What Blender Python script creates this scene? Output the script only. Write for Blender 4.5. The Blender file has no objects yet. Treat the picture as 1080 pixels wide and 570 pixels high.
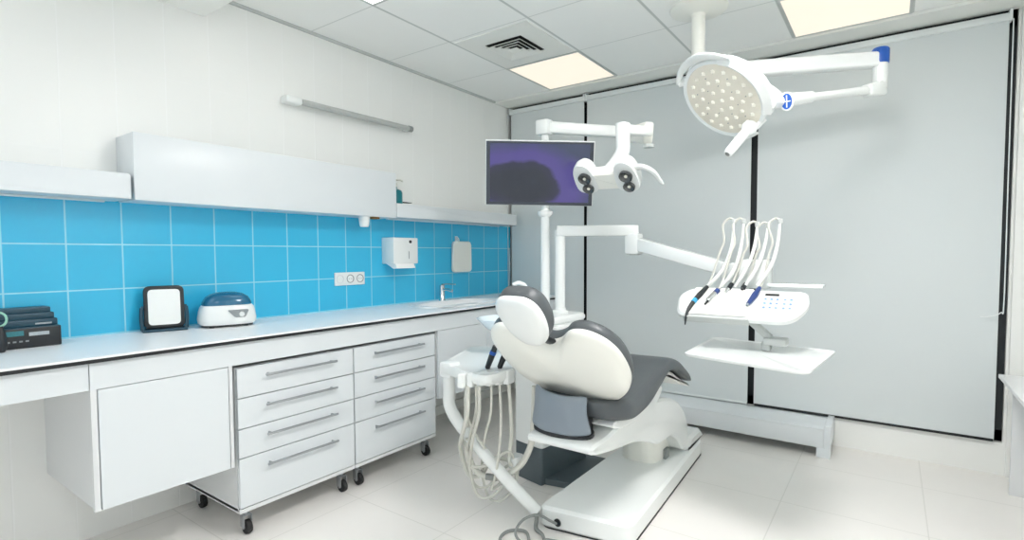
import bpy, bmesh, math, random
from mathutils import Vector, Matrix
random.seed(4)
SC = bpy.context.scene
COL = SC.collection
PI = math.pi

# ------------------------------------------------------------------ materials
def srgb(r, g, b):
    f = lambda c: c/12.92 if c <= .04045 else ((c+.055)/1.055)**2.4
    return (f(r/255), f(g/255), f(b/255), 1)

def mat(name, col, rough=.5, metal=0, spec=.5, coat=0, trans=0, alpha=1, emit=None, estr=0, noise=0, nscale=8, bump=0, bscale=60):
    m = bpy.data.materials.new(name); m.use_nodes = True
    nt = m.node_tree; b = nt.nodes['Principled BSDF']
    b.inputs['Base Color'].default_value = col
    b.inputs['Roughness'].default_value = rough
    b.inputs['Metallic'].default_value = metal
    b.inputs['Specular IOR Level'].default_value = spec
    b.inputs['Coat Weight'].default_value = coat
    b.inputs['Coat Roughness'].default_value = .08
    b.inputs['Transmission Weight'].default_value = trans
    b.inputs['Alpha'].default_value = alpha
    if emit:
        b.inputs['Emission Color'].default_value = emit
        b.inputs['Emission Strength'].default_value = estr
    pos = nt.nodes.new('ShaderNodeNewGeometry')
    if noise:
        n = nt.nodes.new('ShaderNodeTexNoise'); n.inputs['Scale'].default_value = nscale; n.inputs['Detail'].default_value = 5
        nt.links.new(pos.outputs['Position'], n.inputs['Vector'])
        mx = nt.nodes.new('ShaderNodeMix'); mx.data_type = 'RGBA'
        mx.inputs[6].default_value = col
        mx.inputs[7].default_value = tuple(c*(1-noise) for c in col[:3])+(1,)
        nt.links.new(n.outputs['Fac'], mx.inputs[0]); nt.links.new(mx.outputs[2], b.inputs['Base Color'])
    if bump:
        n2 = nt.nodes.new('ShaderNodeTexNoise'); n2.inputs['Scale'].default_value = bscale
        nt.links.new(pos.outputs['Position'], n2.inputs['Vector'])
        bp = nt.nodes.new('ShaderNodeBump'); bp.inputs['Strength'].default_value = bump; bp.inputs['Distance'].default_value = .002
        nt.links.new(n2.outputs['Fac'], bp.inputs['Height']); nt.links.new(bp.outputs['Normal'], b.inputs['Normal'])
    return m

def grid_mat(name, col, grout, axes, rough=.3, coat=0, noise=0, nscale=3, spec=.5, bump=.3):
    """axes: list of (component, size, offset, line width, strength): thin joints every `size` metres."""
    m = bpy.data.materials.new(name); m.use_nodes = True
    nt = m.node_tree; b = nt.nodes['Principled BSDF']; N = nt.nodes.new; L = nt.links.new
    b.inputs['Roughness'].default_value = rough; b.inputs['Coat Weight'].default_value = coat
    b.inputs['Specular IOR Level'].default_value = spec
    pos = N('ShaderNodeNewGeometry'); sep = N('ShaderNodeSeparateXYZ'); L(pos.outputs['Position'], sep.inputs[0])
    acc = None
    for comp, size, off, w, st in axes:
        sub = N('ShaderNodeMath'); sub.operation = 'SUBTRACT'; L(sep.outputs[comp], sub.inputs[0]); sub.inputs[1].default_value = off
        pp = N('ShaderNodeMath'); pp.operation = 'PINGPONG'; L(sub.outputs[0], pp.inputs[0]); pp.inputs[1].default_value = size/2
        mr = N('ShaderNodeMapRange'); L(pp.outputs[0], mr.inputs['Value'])
        mr.inputs['From Min'].default_value = w*.35; mr.inputs['From Max'].default_value = w*.65
        mr.inputs['To Min'].default_value = st; mr.inputs['To Max'].default_value = 0
        if acc is None: acc = mr.outputs[0]
        else:
            mx = N('ShaderNodeMath'); mx.operation = 'MAXIMUM'; L(acc, mx.inputs[0]); L(mr.outputs[0], mx.inputs[1]); acc = mx.outputs[0]
    base = N('ShaderNodeMix'); base.data_type = 'RGBA'
    base.inputs[6].default_value = col; base.inputs[7].default_value = tuple(c*(1-noise) for c in col[:3])+(1,)
    tn = N('ShaderNodeTexNoise'); tn.inputs['Scale'].default_value = nscale; tn.inputs['Detail'].default_value = 6; tn.inputs['Roughness'].default_value = .6
    L(pos.outputs['Position'], tn.inputs['Vector']); L(tn.outputs['Fac'], base.inputs[0])
    mix = N('ShaderNodeMix'); mix.data_type = 'RGBA'; L(acc, mix.inputs[0]); L(base.outputs[2], mix.inputs[6]); mix.inputs[7].default_value = grout
    L(mix.outputs[2], b.inputs['Base Color'])
    if bump:
        bp = N('ShaderNodeBump'); bp.inputs['Strength'].default_value = bump; bp.inputs['Distance'].default_value = .002; bp.invert = True
        L(acc, bp.inputs['Height']); L(bp.outputs['Normal'], b.inputs['Normal'])
    return m

WHT = srgb(238, 240, 240)
M = {}
M['wall_tile'] = grid_mat('white_wall_tile', srgb(236, 237, 235), srgb(240, 241, 240), [(1, .2021, -3.2201, .005, .9), (2, .4044, .909, .004, .25)], rough=.35)
M['blue_tile'] = grid_mat('blue_wall_tile', srgb(58, 186, 228), srgb(150, 216, 236), [(1, .2021, -3.2201, .006, 1), (2, .2022, .909, .006, 1)], rough=.22, noise=.05, nscale=2.5)
M['wall'] = mat('painted_wall', srgb(238, 239, 236), .6, noise=.02)
M['ceil'] = grid_mat('ceiling_tile', srgb(242, 243, 241), srgb(190, 194, 192), [(0, .6, .58, .016, .9), (1, .6, -.226, .008, .55)], rough=.9, noise=.02, spec=.2)
M['strip'] = mat('ceiling_plaster', srgb(232, 233, 229), .9, noise=.02)
M['trimgrey'] = mat('grey_trim', srgb(190, 194, 192), .6, noise=.02)
M['floor'] = grid_mat('floor_tile', srgb(241, 238, 234), srgb(212, 210, 204), [(0, .6, 2.48, .005, .7), (1, .6, -.45, .005, .7)], rough=.28, noise=.10, nscale=2.2, bump=.1)
M['lam'] = mat('white_laminate', srgb(219, 224, 227), .32, noise=.01)
M['lamside'] = mat('white_laminate_carcass', srgb(220, 222, 223), .4, noise=.01)
M['top'] = mat('white_worktop', srgb(240, 241, 242), .34, noise=.01)
M['black'] = mat('black_edge', srgb(24, 27, 30), .5, noise=.1)
M['dblack'] = mat('void_black', srgb(10, 12, 12), .7, noise=.1)
M['frame'] = mat('dark_window_frame', srgb(30, 36, 40), .45, noise=.1)
M['glass'] = mat('dark_window_glass', srgb(26, 34, 38), .08, noise=.05)
M['blind'] = mat('roller_blind_fabric', srgb(212, 218, 219), .8, spec=.2, noise=.02, nscale=1.2, bump=.1, bscale=700)
M['blindrail'] = mat('white_blind_rail', srgb(226, 231, 231), .4, noise=.01)
M['dent'] = mat('dental_white_plastic', srgb(233, 236, 235), .28, coat=.3, noise=.01)
M['dentw'] = mat('dental_warm_plastic', srgb(238, 238, 231), .3, coat=.2, noise=.01)
M['steelw'] = mat('white_enamelled_metal', srgb(231, 234, 233), .25, coat=.3, noise=.01)
M['uph'] = mat('charcoal_upholstery', srgb(82, 87, 90), .42, noise=.12, nscale=30, bump=.15, bscale=400)
M['greyp'] = mat('blue_grey_plastic', srgb(132, 142, 152), .35, noise=.04)
M['slate'] = mat('slate_grey_base', srgb(84, 96, 102), .4, noise=.08)
M['hose'] = mat('grey_hose', srgb(208, 208, 200), .45, noise=.04)
M['hosel'] = mat('pale_grey_arm', srgb(226, 228, 224), .4, noise=.03)
M['hosed'] = mat('dark_hose', srgb(140, 144, 142), .45, noise=.06)
M['blackp'] = mat('black_plastic', srgb(34, 38, 42), .35, noise=.1)
M['teald'] = mat('dark_teal_plastic', srgb(24, 66, 84), .35, noise=.1)
M['navy'] = mat('navy_plastic', srgb(38, 62, 122), .35, noise=.08)
M['cyan'] = mat('cyan_plastic', srgb(60, 170, 220), .35, noise=.05)
M['blue'] = mat('royal_blue_plastic', srgb(28, 84, 170), .35, noise=.05)
M['chrome'] = mat('chrome', srgb(215, 218, 220), .12, metal=1, noise=.02)
M['alu'] = mat('brushed_aluminium', srgb(178, 182, 186), .32, metal=.85, noise=.08, nscale=90)
M['greytube'] = mat('grey_tube_grille', srgb(188, 191, 189), .4, metal=.1, noise=.2, nscale=120)
M['rubber'] = mat('black_rubber', srgb(30, 31, 32), .6, noise=.1)
M['mirror'] = mat('mirror_silver', srgb(235, 238, 240), .02, metal=1)
M['domed'] = mat('smoky_blue_lid', srgb(30, 104, 140), .12, alpha=.86, coat=.5, noise=.05)
M['teal'] = mat('teal_plastic', srgb(6, 118, 128), .4, noise=.08)
M['brown'] = mat('brown_wood_chip', srgb(140, 100, 50), .6, noise=.2)
M['paper'] = mat('paper_towel', srgb(243, 244, 243), .8, noise=.02)
M['bowl'] = mat('pale_blue_glass_bowl', srgb(222, 237, 246), .15, coat=.5, noise=.02)
M['reflect'] = mat('dark_reflector', srgb(105, 107, 108), .25, metal=.6, noise=.3, nscale=60)
M['panelw'] = mat('warm_white_console_face', srgb(246, 245, 238), .3, noise=.01)
M['key'] = mat('pale_blue_key', srgb(198, 224, 240), .4, noise=.03)
M['lens'] = mat('clear_lens', srgb(250, 247, 236), .1, emit=srgb(255, 246, 222), estr=.02, noise=.02)
M['ledface'] = mat('translucent_lamp_face', srgb(228, 223, 210), .25, emit=srgb(255, 244, 216), estr=.04, noise=.1, nscale=40)
M['rim'] = mat('frosted_lamp_rim', srgb(232, 236, 236), .15, coat=.5, noise=.02)
M['lightcream'] = mat('lit_cream_diffuser', srgb(150, 146, 137), .5, emit=srgb(250, 240, 222), estr=.70)
M['lightwhite'] = mat('lit_white_diffuser', srgb(250, 250, 250), .5, emit=(1, .98, .95, 1), estr=1.7)
M['fillmid'] = mat('neutral_fill_diffuser', srgb(250, 250, 250), .5, emit=(1, .975, .965, 1), estr=32)
M['fillcool'] = mat('added_cool_fill', srgb(250, 250, 250), .5, emit=(.98, .985, 1, 1), estr=3.6)
M['fillcoolb'] = mat('added_bright_fill', srgb(250, 250, 250), .5, emit=(.98, .985, 1, 1), estr=9)
M['label'] = mat('printed_label', srgb(60, 140, 150), .5, noise=.5, nscale=120)
M['labelw'] = mat('pale_print', srgb(185, 195, 200), .5, noise=.3, nscale=200)
M['greymark'] = mat('grey_print', srgb(150, 156, 158), .5, noise=.1)

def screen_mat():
    m = bpy.data.materials.new('monitor_painted_reflection'); m.use_nodes = True
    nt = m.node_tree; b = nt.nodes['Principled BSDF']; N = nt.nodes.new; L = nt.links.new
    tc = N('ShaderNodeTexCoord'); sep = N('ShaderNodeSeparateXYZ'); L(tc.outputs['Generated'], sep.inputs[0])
    # painted glowing reflection of the room: dark mass left, violet field right
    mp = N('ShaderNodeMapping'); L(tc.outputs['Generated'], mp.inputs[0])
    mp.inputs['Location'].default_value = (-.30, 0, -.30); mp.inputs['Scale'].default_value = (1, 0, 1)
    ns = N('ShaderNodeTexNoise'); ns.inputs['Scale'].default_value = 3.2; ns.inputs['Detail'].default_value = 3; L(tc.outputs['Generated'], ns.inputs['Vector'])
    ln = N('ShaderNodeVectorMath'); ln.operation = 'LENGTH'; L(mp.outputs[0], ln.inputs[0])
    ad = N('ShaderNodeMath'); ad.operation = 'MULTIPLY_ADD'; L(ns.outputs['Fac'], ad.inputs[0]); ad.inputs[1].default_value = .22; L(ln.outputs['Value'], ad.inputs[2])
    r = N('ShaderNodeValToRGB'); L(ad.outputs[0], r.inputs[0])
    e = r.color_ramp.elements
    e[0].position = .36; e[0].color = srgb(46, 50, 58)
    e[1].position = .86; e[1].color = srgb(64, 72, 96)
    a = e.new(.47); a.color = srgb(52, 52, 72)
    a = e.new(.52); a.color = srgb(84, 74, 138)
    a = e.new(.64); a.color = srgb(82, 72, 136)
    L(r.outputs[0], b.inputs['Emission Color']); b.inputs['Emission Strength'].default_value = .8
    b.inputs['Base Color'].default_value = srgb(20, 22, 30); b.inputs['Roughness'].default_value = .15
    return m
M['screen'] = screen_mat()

# ------------------------------------------------------------------ helpers
BASE = {}
def tag(o, label=None, cat=None, group=None, kind=None):
    if label: o['label'] = label
    if cat: o['category'] = cat
    if group: o['group'] = group
    if kind: o['kind'] = kind
    return o
def empty(name, loc, label, cat, group=None):
    o = bpy.data.objects.new(name, None); COL.objects.link(o); o.location = loc
    o.empty_display_size = .05; BASE[o] = Vector(loc)
    return tag(o, label, cat, group)
def finish(name, bm, m, parent=None, smooth=True, angle=40, label=None):
    bmesh.ops.recalc_face_normals(bm, faces=bm.faces[:])
    me = bpy.data.meshes.new(name)
    if parent is not None: org = BASE[parent]
    else:
        xs = [v.co for v in bm.verts]
        lo = Vector([min(c[i] for c in xs) for i in range(3)]); hi = Vector([max(c[i] for c in xs) for i in range(3)])
        org = Vector(((lo.x+hi.x)/2, (lo.y+hi.y)/2, lo.z))
    bmesh.ops.translate(bm, verts=bm.verts[:], vec=-org)
    if smooth:
        for f in bm.faces: f.smooth = True
        for e in bm.edges:
            if len(e.link_faces) == 2 and e.calc_face_angle(0) > math.radians(angle): e.smooth = False
    bm.to_mesh(me); bm.free(); me.materials.append(m)
    o = bpy.data.objects.new(name, me); COL.objects.link(o)
    if parent is not None:
        o.parent = parent; BASE[o] = org
    else:
        o.location = org; BASE[o] = org
    if label: o['label'] = label
    return o
def box(bm, x0, x1, y0, y1, z0, z1, bev=0, seg=2, mtx=None):
    r = bmesh.ops.create_cube(bm, size=1)
    vs = r['verts']
    for v in vs:
        v.co = Vector((x0+(v.co.x+.5)*(x1-x0), y0+(v.co.y+.5)*(y1-y0), z0+(v.co.z+.5)*(z1-z0)))
    fs = set(f for v in vs for f in v.link_faces); es = set(e for v in vs for e in v.link_edges)
    out = vs
    if bev:
        rr = bmesh.ops.bevel(bm, geom=list(es), offset=bev, segments=seg, affect='EDGES', profile=.5)
        out = list(set(v for f in rr['faces'] for v in f.verts) | set(v for v in vs if v.is_valid))
    if mtx is not None:
        for v in out: v.co = mtx @ v.co
    return out
def catmull(pts, n=8):
    P = [Vector(p) for p in pts]
    if len(P) < 3: return P
    out = []
    for i in range(len(P)-1):
        p0 = P[i-1] if i else P[0]*2-P[1]; p1 = P[i]; p2 = P[i+1]; p3 = P[i+2] if i+2 < len(P) else P[-1]*2-P[-2]
        for k in range(n):
            t = k/n
            out.append(.5*((2*p1)+(-p0+p2)*t+(2*p0-5*p1+4*p2-p3)*t*t+(-p0+3*p1-3*p2+p3)*t**3))
    out.append(P[-1]); return out
def tube(bm, pts, r, seg=12, smooth=8, caps=True, flat=1):
    """round bar along pts; r one radius or a list per control point"""
    P = catmull(pts, smooth) if smooth else [Vector(p) for p in pts]
    n = len(P)
    def rad(i):
        if not isinstance(r, (list, tuple)): return r
        t = i/(n-1)*(len(r)-1); k = min(int(t), len(r)-2); return r[k]+(r[k+1]-r[k])*(t-k)
    T = [(P[min(i+1, n-1)]-P[max(i-1, 0)]).normalized() for i in range(n)]
    a = Vector((0, 0, 1)) if abs(T[0].z) < .9 else Vector((1, 0, 0))
    u = T[0].cross(a).normalized(); rings = []
    for i in range(n):
        u = (u-T[i]*u.dot(T[i])).normalized(); w = T[i].cross(u)
        rings.append([bm.verts.new(P[i]+(u*math.cos(2*PI*k/seg)+w*math.sin(2*PI*k/seg)*flat)*rad(i)) for k in range(seg)])
    for i in range(n-1):
        for k in range(seg):
            bm.faces.new((rings[i][k], rings[i][(k+1) % seg], rings[i+1][(k+1) % seg], rings[i+1][k]))
    if caps:
        bm.faces.new(rings[0][::-1]); bm.faces.new(rings[-1])
def frame_m(o, x, y, z):
    m = Matrix.Identity(4)
    for i, v in enumerate((x, y, z)):
        for k in range(3): m[k][i] = v[k]
    for k in range(3): m[k][3] = o[k]
    return m
def axis_m(o, z, xh=None):
    z = Vector(z).normalized(); xh = Vector(xh) if xh else (Vector((1, 0, 0)) if abs(z.x) < .9 else Vector((0, 1, 0)))
    x = (xh-z*xh.dot(z)).normalized(); return frame_m(o, x, z.cross(x), z)
def lathe(bm, prof, mtx, seg=32, a0=0, a1=2*PI, caps=True):
    """prof [(radius, height)] turned round local z"""
    full = abs(a1-a0-2*PI) < 1e-6; n = seg if full else seg+1
    rings = []
    for r, h in prof:
        if r < 1e-6: rings.append([bm.verts.new(mtx @ Vector((0, 0, h)))])
        else: rings.append([bm.verts.new(mtx @ Vector((r*math.cos(a0+(a1-a0)*k/seg), r*math.sin(a0+(a1-a0)*k/seg), h))) for k in range(n)])
    for A, B in zip(rings, rings[1:]):
        m = max(len(A), len(B))
        for k in range(m if full else m-1):
            k2 = (k+1) % m
            f = [A[k % len(A)], A[k2 % len(A)], B[k2 % len(B)], B[k % len(B)]]
            f = [v for i, v in enumerate(f) if v not in f[:i]]
            if len(f) > 2:
                try: bm.faces.new(f)
                except ValueError: pass
    if full and caps:
        for R, rev in ((rings[0], 1), (rings[-1], 0)):
            if len(R) > 2: bm.faces.new(R[::-1] if rev else R)
def smooth_loop(pts, n=6):
    m = len(pts); P = [Vector((p[0], p[1], 0)) for p in pts]; out = []
    for i in range(m):
        p0, p1, p2, p3 = P[i-1], P[i], P[(i+1) % m], P[(i+2) % m]
        for k in range(n):
            t = k/n
            out.append(.5*((2*p1)+(-p0+p2)*t+(2*p0-5*p1+4*p2-p3)*t*t+(-p0+3*p1-3*p2+p3)*t**3))
    return [(v.x, v.y) for v in out]
def round_poly(pts, r, n=5):
    out = []; m = len(pts)
    for i in range(m):
        p = Vector(pts[i]); a = Vector(pts[i-1]); b = Vector(pts[(i+1) % m])
        rr = r[i] if isinstance(r, (list, tuple)) else r
        da = (a-p); db = (b-p); k = min(rr, da.length*.48, db.length*.48)
        s = p+da.normalized()*k; e = p+db.normalized()*k
        for j in range(n+1):
            t = j/n; q = s*(1-t)**2+p*2*t*(1-t)+e*t*t; out.append((q.x, q.y))
    return out
def loft(bm, outline, rings, mtx, center=(0, 0)):
    """closed solid: outline (2-D loop) scaled by s about center, lifted to h, for rings [(s, h)]"""
    R = []
    cx, cy = center
    for s, h in rings:
        if s <= 1e-6: R.append([bm.verts.new(mtx @ Vector((cx, cy, h)))])
        else: R.append([bm.verts.new(mtx @ Vector((cx+(x-cx)*s, cy+(y-cy)*s, h))) for x, y in outline])
    n = len(outline)
    for A, B in zip(R, R[1:]):
        for k in range(n):
            f = [A[k % len(A)], A[(k+1) % n % len(A)], B[(k+1) % n % len(B)], B[k % len(B)]]
            f = [v for i, v in enumerate(f) if v not in f[:i]]
            if len(f) > 2: bm.faces.new(f)
    for E in (R[0], R[-1]):
        if len(E) > 2: bm.faces.new(E)
def slab(bm, outline, h0, h1, mtx, bev=.003):
    def off(d):
        m = len(outline); o = []
        for i in range(m):
            a, p, b = Vector(outline[i-1]), Vector(outline[i]), Vector(outline[(i+1) % m])
            t = (b-a); t = t.normalized() if t.length else Vector((1, 0)); nrm = Vector((t.y, -t.x)); o.append(p-nrm*d)
        return o
    area = sum(outline[i-1][0]*outline[i][1]-outline[i][0]*outline[i-1][1] for i in range(len(outline)))
    if area < 0: outline = outline[::-1]
    inn = off(bev)
    L = [(inn, h0), (outline, h0+bev), (outline, h1-bev), (inn, h1)]
    R = [[bm.verts.new(mtx @ Vector((p[0], p[1], h))) for p in o] for o, h in L]
    n = len(outline)
    for A, B in zip(R, R[1:]):
        for k in range(n): bm.faces.new((A[k], A[(k+1) % n], B[(k+1) % n], B[k]))
    bm.faces.new(R[0][::-1]); bm.faces.new(R[-1])
YZ = lambda x=0: frame_m((x, 0, 0), (0, 1, 0), (0, 0, 1), (1, 0, 0))      # (y, z) outline extruded along +x
XY = lambda z=0: frame_m((0, 0, z), (1, 0, 0), (0, 1, 0), (0, 0, 1))
NB = bmesh.new
def struct(name, bm, m, smooth=False, parent=None):
    o = finish(name, bm, m, parent, smooth)
    if parent is None: o['kind'] = 'structure'
    return o

# ------------------------------------------------------------------ the room
RX, RY, H = 3.62, -5.3, 2.612
b = NB(); box(b, -.12, RX+.12, RY-.12, .32, -.12, 0); struct('floor', b, M['floor'])
b = NB(); box(b, -.12, RX+.12, RY-.12, .32, H, H+.12); struct('ceiling', b, M['ceil'])
b = NB(); box(b, -.12, 0, RY, .32, 0, H); struct('wall_left', b, M['wall_tile'])
b = NB(); box(b, RX, RX+.12, RY, .32, 0, H); struct('wall_right', b, M['wall'])
b = NB()                                                  # rear wall with an unseen wide window added to let in fill light
box(b, -.12, RX+.12, RY-.12, RY, 0, .5); box(b, -.12, RX+.12, RY-.12, RY, 2.3, H); box(b, -.12, .25, RY-.12, RY, .5, 2.3); box(b, 3.3, RX+.12, RY-.12, RY, .5, 2.3)
struct('wall_rear', b, M['wall'])
b = NB()
for x0, x1 in ((.25, .30), (1.75, 1.80), (3.25, 3.30)): box(b, x0, x1, RY-.09, RY-.03, .5, 2.3)
box(b, .25, 3.3, RY-.09, RY-.03, .5, .55); box(b, .25, 3.3, RY-.09, RY-.03, 2.25, 2.3)
struct('fill_window', b, M['lam'])
b = NB()                                                  # window wall: sill, pier and the outer closing wall
box(b, 0, 3.455, 0, .2, 0, .186); box(b, 3.455, RX, 0, .2, 0, H)
box(b, 0, RX, .2, .32, 0, H); struct('wall_back', b, M['wall'])
b = NB(); box(b, 0, RX, -.226, .0, H-.018, H); struct('trim_1', b, M['strip'])
b = NB(); box(b, 0, RX, RY, -2.63, H-.129, H); struct('trim_2', b, M['wall'])
b = NB(); box(b, 0, .014, -2.63, -.226, H-.016, H); struct('trim_3', b, M['trimgrey'])
b = NB(); box(b, 0, .006, RY, -.004, .9045, 1.5156); struct('trim_4', b, M['blue_tile'])
b = NB(); box(b, 3.468, 3.60, -.02, 0, 0, H-.02, .003); struct('trim_5', b, M['wall'])
# dark framed window behind the blinds
b = NB()
for x0, x1 in ((0, .05), (.775, .83), (2.09, 2.15), (3.40, 3.455)): box(b, x0, x1, .03, .12, .186, H)
box(b, 0, 3.455, .03, .12, .186, .25); box(b, 0, 3.455, .03, .12, H-.1, H)
wf = struct('window_1', b, M['frame'])
b = NB(); box(b, .03, 3.42, .09, .10, .22, H-.08); finish('glass', b, M['glass'], wf, False)

# roller blinds
def blind(x0, x1, label, chain):
    r = empty('roller_blind', ((x0+x1)/2, -.02, .19), label, 'blind', 'roller blinds over the window')
    b = NB(); box(b, x0, x1, -.022, -.019, .205, 2.535); finish('fabric', b, M['blind'], r, False)
    b = NB(); box(b, x0-.006, x1+.006, -.04, .004, 2.532, 2.572, .006); finish('head_rail', b, M['blindrail'], r)
    b = NB(); box(b, x0+.004, x1-.004, -.026, -.015, .192, .207, .002); finish('bottom_bar', b, M['black'] if x0 > 2 else M['blindrail'], r)
    for s in (x0-.004, x1+.004):
        b = NB(); box(b, s-.007, s+.007, -.044, .01, 2.528, 2.59, .003); finish('bracket', b, M['blindrail'], r)
    if chain:
        b = NB(); tube(b, chain, .003, 6); finish('control_chain', b, M['blindrail'], r)
blind(.034, .788, 'narrow pale grey roller blind in the corner by the blue tiles', [(.014, -.05, 2.53), (.012, -.05, 1.8), (.014, -.05, 1.3), (.016, -.05, 1.02), (.022, -.052, .93), (.03, -.05, 1.1), (.026, -.05, 1.32)])
blind(.816, 2.10, 'wide pale grey roller blind behind the dental chair and monitor pole', None)
blind(2.142, 3.415, 'pale grey roller blind at right with a black line along its bottom edge', [(3.428, -.05, 2.53), (3.43, -.05, 1.7), (3.432, -.05, 1.0), (3.42, -.052, .93), (3.37, -.055, .905), (3.335, -.05, .9)])

# low white bench along the sill
t = empty('radiator_bench', (1.8, -.145, 0), 'low white boxed bench on short legs under the window sill', 'bench')
b = NB()
slab(b, [(-.29, .165), (-.29, .18), (-.265, .196), (-.004, .186), (-.004, .165)], 1.0, 2.62, YZ(), .002); finish('top', b, M['lam'], t)
b = NB(); box(b, 1.0, 2.60, -.29, -.27, .062, .166, .003); finish('front_panel', b, M['lam'], t)
b = NB(); box(b, 2.60, 2.636, -.292, -.004, .062, .202, .004); finish('end_panel', b, M['lam'], t)
for x in (1.0, 1.60, 2.56):
    b = NB(); box(b, x, x+.075, -.286, -.20, 0, .064, .002); finish('leg', b, M['lam'], t)
b = NB(); box(b, 1.04, 2.58, -.1, -.06, .03, .15, .002); finish('heating_element', b, M['trimgrey'], t)

# ceiling lamps
def ceiling_light(x0, y0, z, m, label, bright):
    t = empty('ceiling_light', (x0+.3, y0+.3, z), label, 'ceiling light', 'square ceiling lamps')
    b = NB()
    for a in ((x0, x0+.6, y0, y0+.015), (x0, x0+.6, y0+.585, y0+.6), (x0, x0+.015, y0+.015, y0+.585), (x0+.585, x0+.6, y0+.015, y0+.585)):
        box(b, *a, z-.004, z+.002)
    finish('frame', b, M['trimgrey'], t, False)
    b = NB(); box(b, x0+.015, x0+.585, y0+.015, y0+.585, z-.002, z+.002); finish('diffuser', b, m, t, False)
ceiling_light(.58, -.826, H, M['lightcream'], 'square cream lit ceiling lamp between the vent and the blinds', 0)
ceiling_light(2.38, -.826, H, M['lightcream'], 'square cream lit ceiling lamp at the top right above the big blind', 0)
ceiling_light(.58, -2.626, H, M['lightwhite'], 'white ceiling lamp whose bright corner just enters at the top edge', 1)
ceiling_light(2.38, -2.626, H, M['fillmid'], 'unseen white ceiling lamp above the front of the room, boosted as fill light', 1)  # unseen lamp assumed from the lamp grid, strength raised to fill the room
ceiling_light(.58, -4.4, H-.129, M['fillcool'], 'unseen soft white fill lamp added in the lowered ceiling over the left front', 1)  # unseen lamp added behind the camera as soft fill from the left
ceiling_light(2.38, -4.4, H-.129, M['fillcoolb'], 'unseen cool white fill lamp added in the lowered ceiling over the right front', 1)  # unseen stronger lamp added behind the camera to brighten the room

# four-way vent
t = empty('ceiling_vent', (.88, -1.126, H), 'white square ceiling air vent with black slots', 'vent')
b = NB(); cx, cy = .875, -1.12
for a in ((cx-.28, cx+.28, cy-.28, cy-.14), (cx-.28, cx+.28, cy+.14, cy+.28), (cx-.28, cx-.14, cy-.14, cy+.14), (cx+.14, cx+.28, cy-.14, cy+.14)): box(b, *a, H-.006, H)
finish('plate', b, M['strip'], t, False)
b = NB(); box(b, cx-.14, cx+.14, cy-.14, cy+.14, H-.003, H); finish('duct', b, M['dblack'], t, False)
b = NB()
for s in (.132, .1, .068, .036):
    ri = s-.028 if s > .04 else 0
    lo = [b.verts.new((cx+i*s, cy+j*s, H-.022)) for i, j in ((-1, -1), (1, -1), (1, 1), (-1, 1))]
    up = [b.verts.new((cx+i*ri, cy+j*ri, H-.004)) for i, j in ((-1, -1), (1, -1), (1, 1), (-1, 1))]
    if s > .04:
        for k in range(4): b.faces.new((lo[k], lo[(k+1) % 4], up[(k+1) % 4], up[k]))
    else:
        b.faces.new(lo)
r_ = finish('louvre', b, M['strip'], t, False)
sm = r_.modifiers.new('thickness', 'SOLIDIFY'); sm.thickness = .003

# ------------------------------------------------------------------ left wall furniture
# worktop with sink opening and black core edge
t = empty('worktop', (.3, -2.5, .882), 'long white worktop with a thin black front edge along the blue tiles', 'worktop')
b = NB(); SX0, SX1, SY0, SY1 = .14, .50, -1.42, -.70
for a in ((.007, .61, RY+.1, SY0), (.007, .61, SY1, -.06), (.007, SX0, SY0, SY1), (SX1, .61, SY0, SY1)): box(b, *a, .896, .905)
finish('top', b, M['top'], t, False)
b = NB(); box(b, .594, .6105, RY+.1, -.06, .883, .8962); finish('core_edge', b, M['black'], t, False)
b = NB(); box(b, .575, .594, RY+.1, -3.322, .785, .8955); box(b, .575, .594, -3.318, -.08, .785, .8955); finish('fascia', b, M['lam'], t, False)
# sink
t = empty('sink', (.32, -1.06, .905), 'white oval sink let into the far end of the worktop', 'sink')
ol = [(.32+.165*math.copysign(abs(math.cos(a))**.6, math.cos(a)), -1.06+.345*math.copysign(abs(math.sin(a))**.6, math.sin(a))) for a in [2*PI*k/48 for k in range(48)]]
b = NB(); loft(b, ol, [(1.0, .880), (1.13, .9055), (1.135, .911), (1.08, .913), (1.0, .911), (.95, .895), (.88, .80), (.7, .77), (.2, .765), (0, .765)], XY(), (.32, -1.06)); finish('basin', b, M['top'], t)
b = NB(); lathe(b, [(0, .7655), (.03, .7655), (.03, .768), (.02, .769), (0, .769)], XY() @ Matrix.Translation((.32, -1.06, 0)), 20); finish('drain', b, M['chrome'], t)
# tap
t = empty('tap', (.085, -1.0, .905), 'chrome mixer tap standing behind the sink', 'tap')
b = NB(); lathe(b, [(0, 0), (.026, 0), (.026, .01), (.021, .016), (.02, .095), (.021, .118), (.016, .124), (0, .124)], Matrix.Translation((.085, -1.0, .905)), 24); finish('body', b, M['chrome'], t)
b = NB(); tube(b, [(.09, -1.0, .985), (.13, -1.0, .995), (.19, -1.0, .985)], [.012, .011, .011], 14); finish('spout', b, M['chrome'], t)
b = NB(); tube(b, [(.085, -1.0, 1.032), (.13, -.99, 1.037), (.20, -.975, 1.034)], [.012, .009, .008], 10, flat=.6); finish('lever', b, M['chrome'], t)

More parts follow.
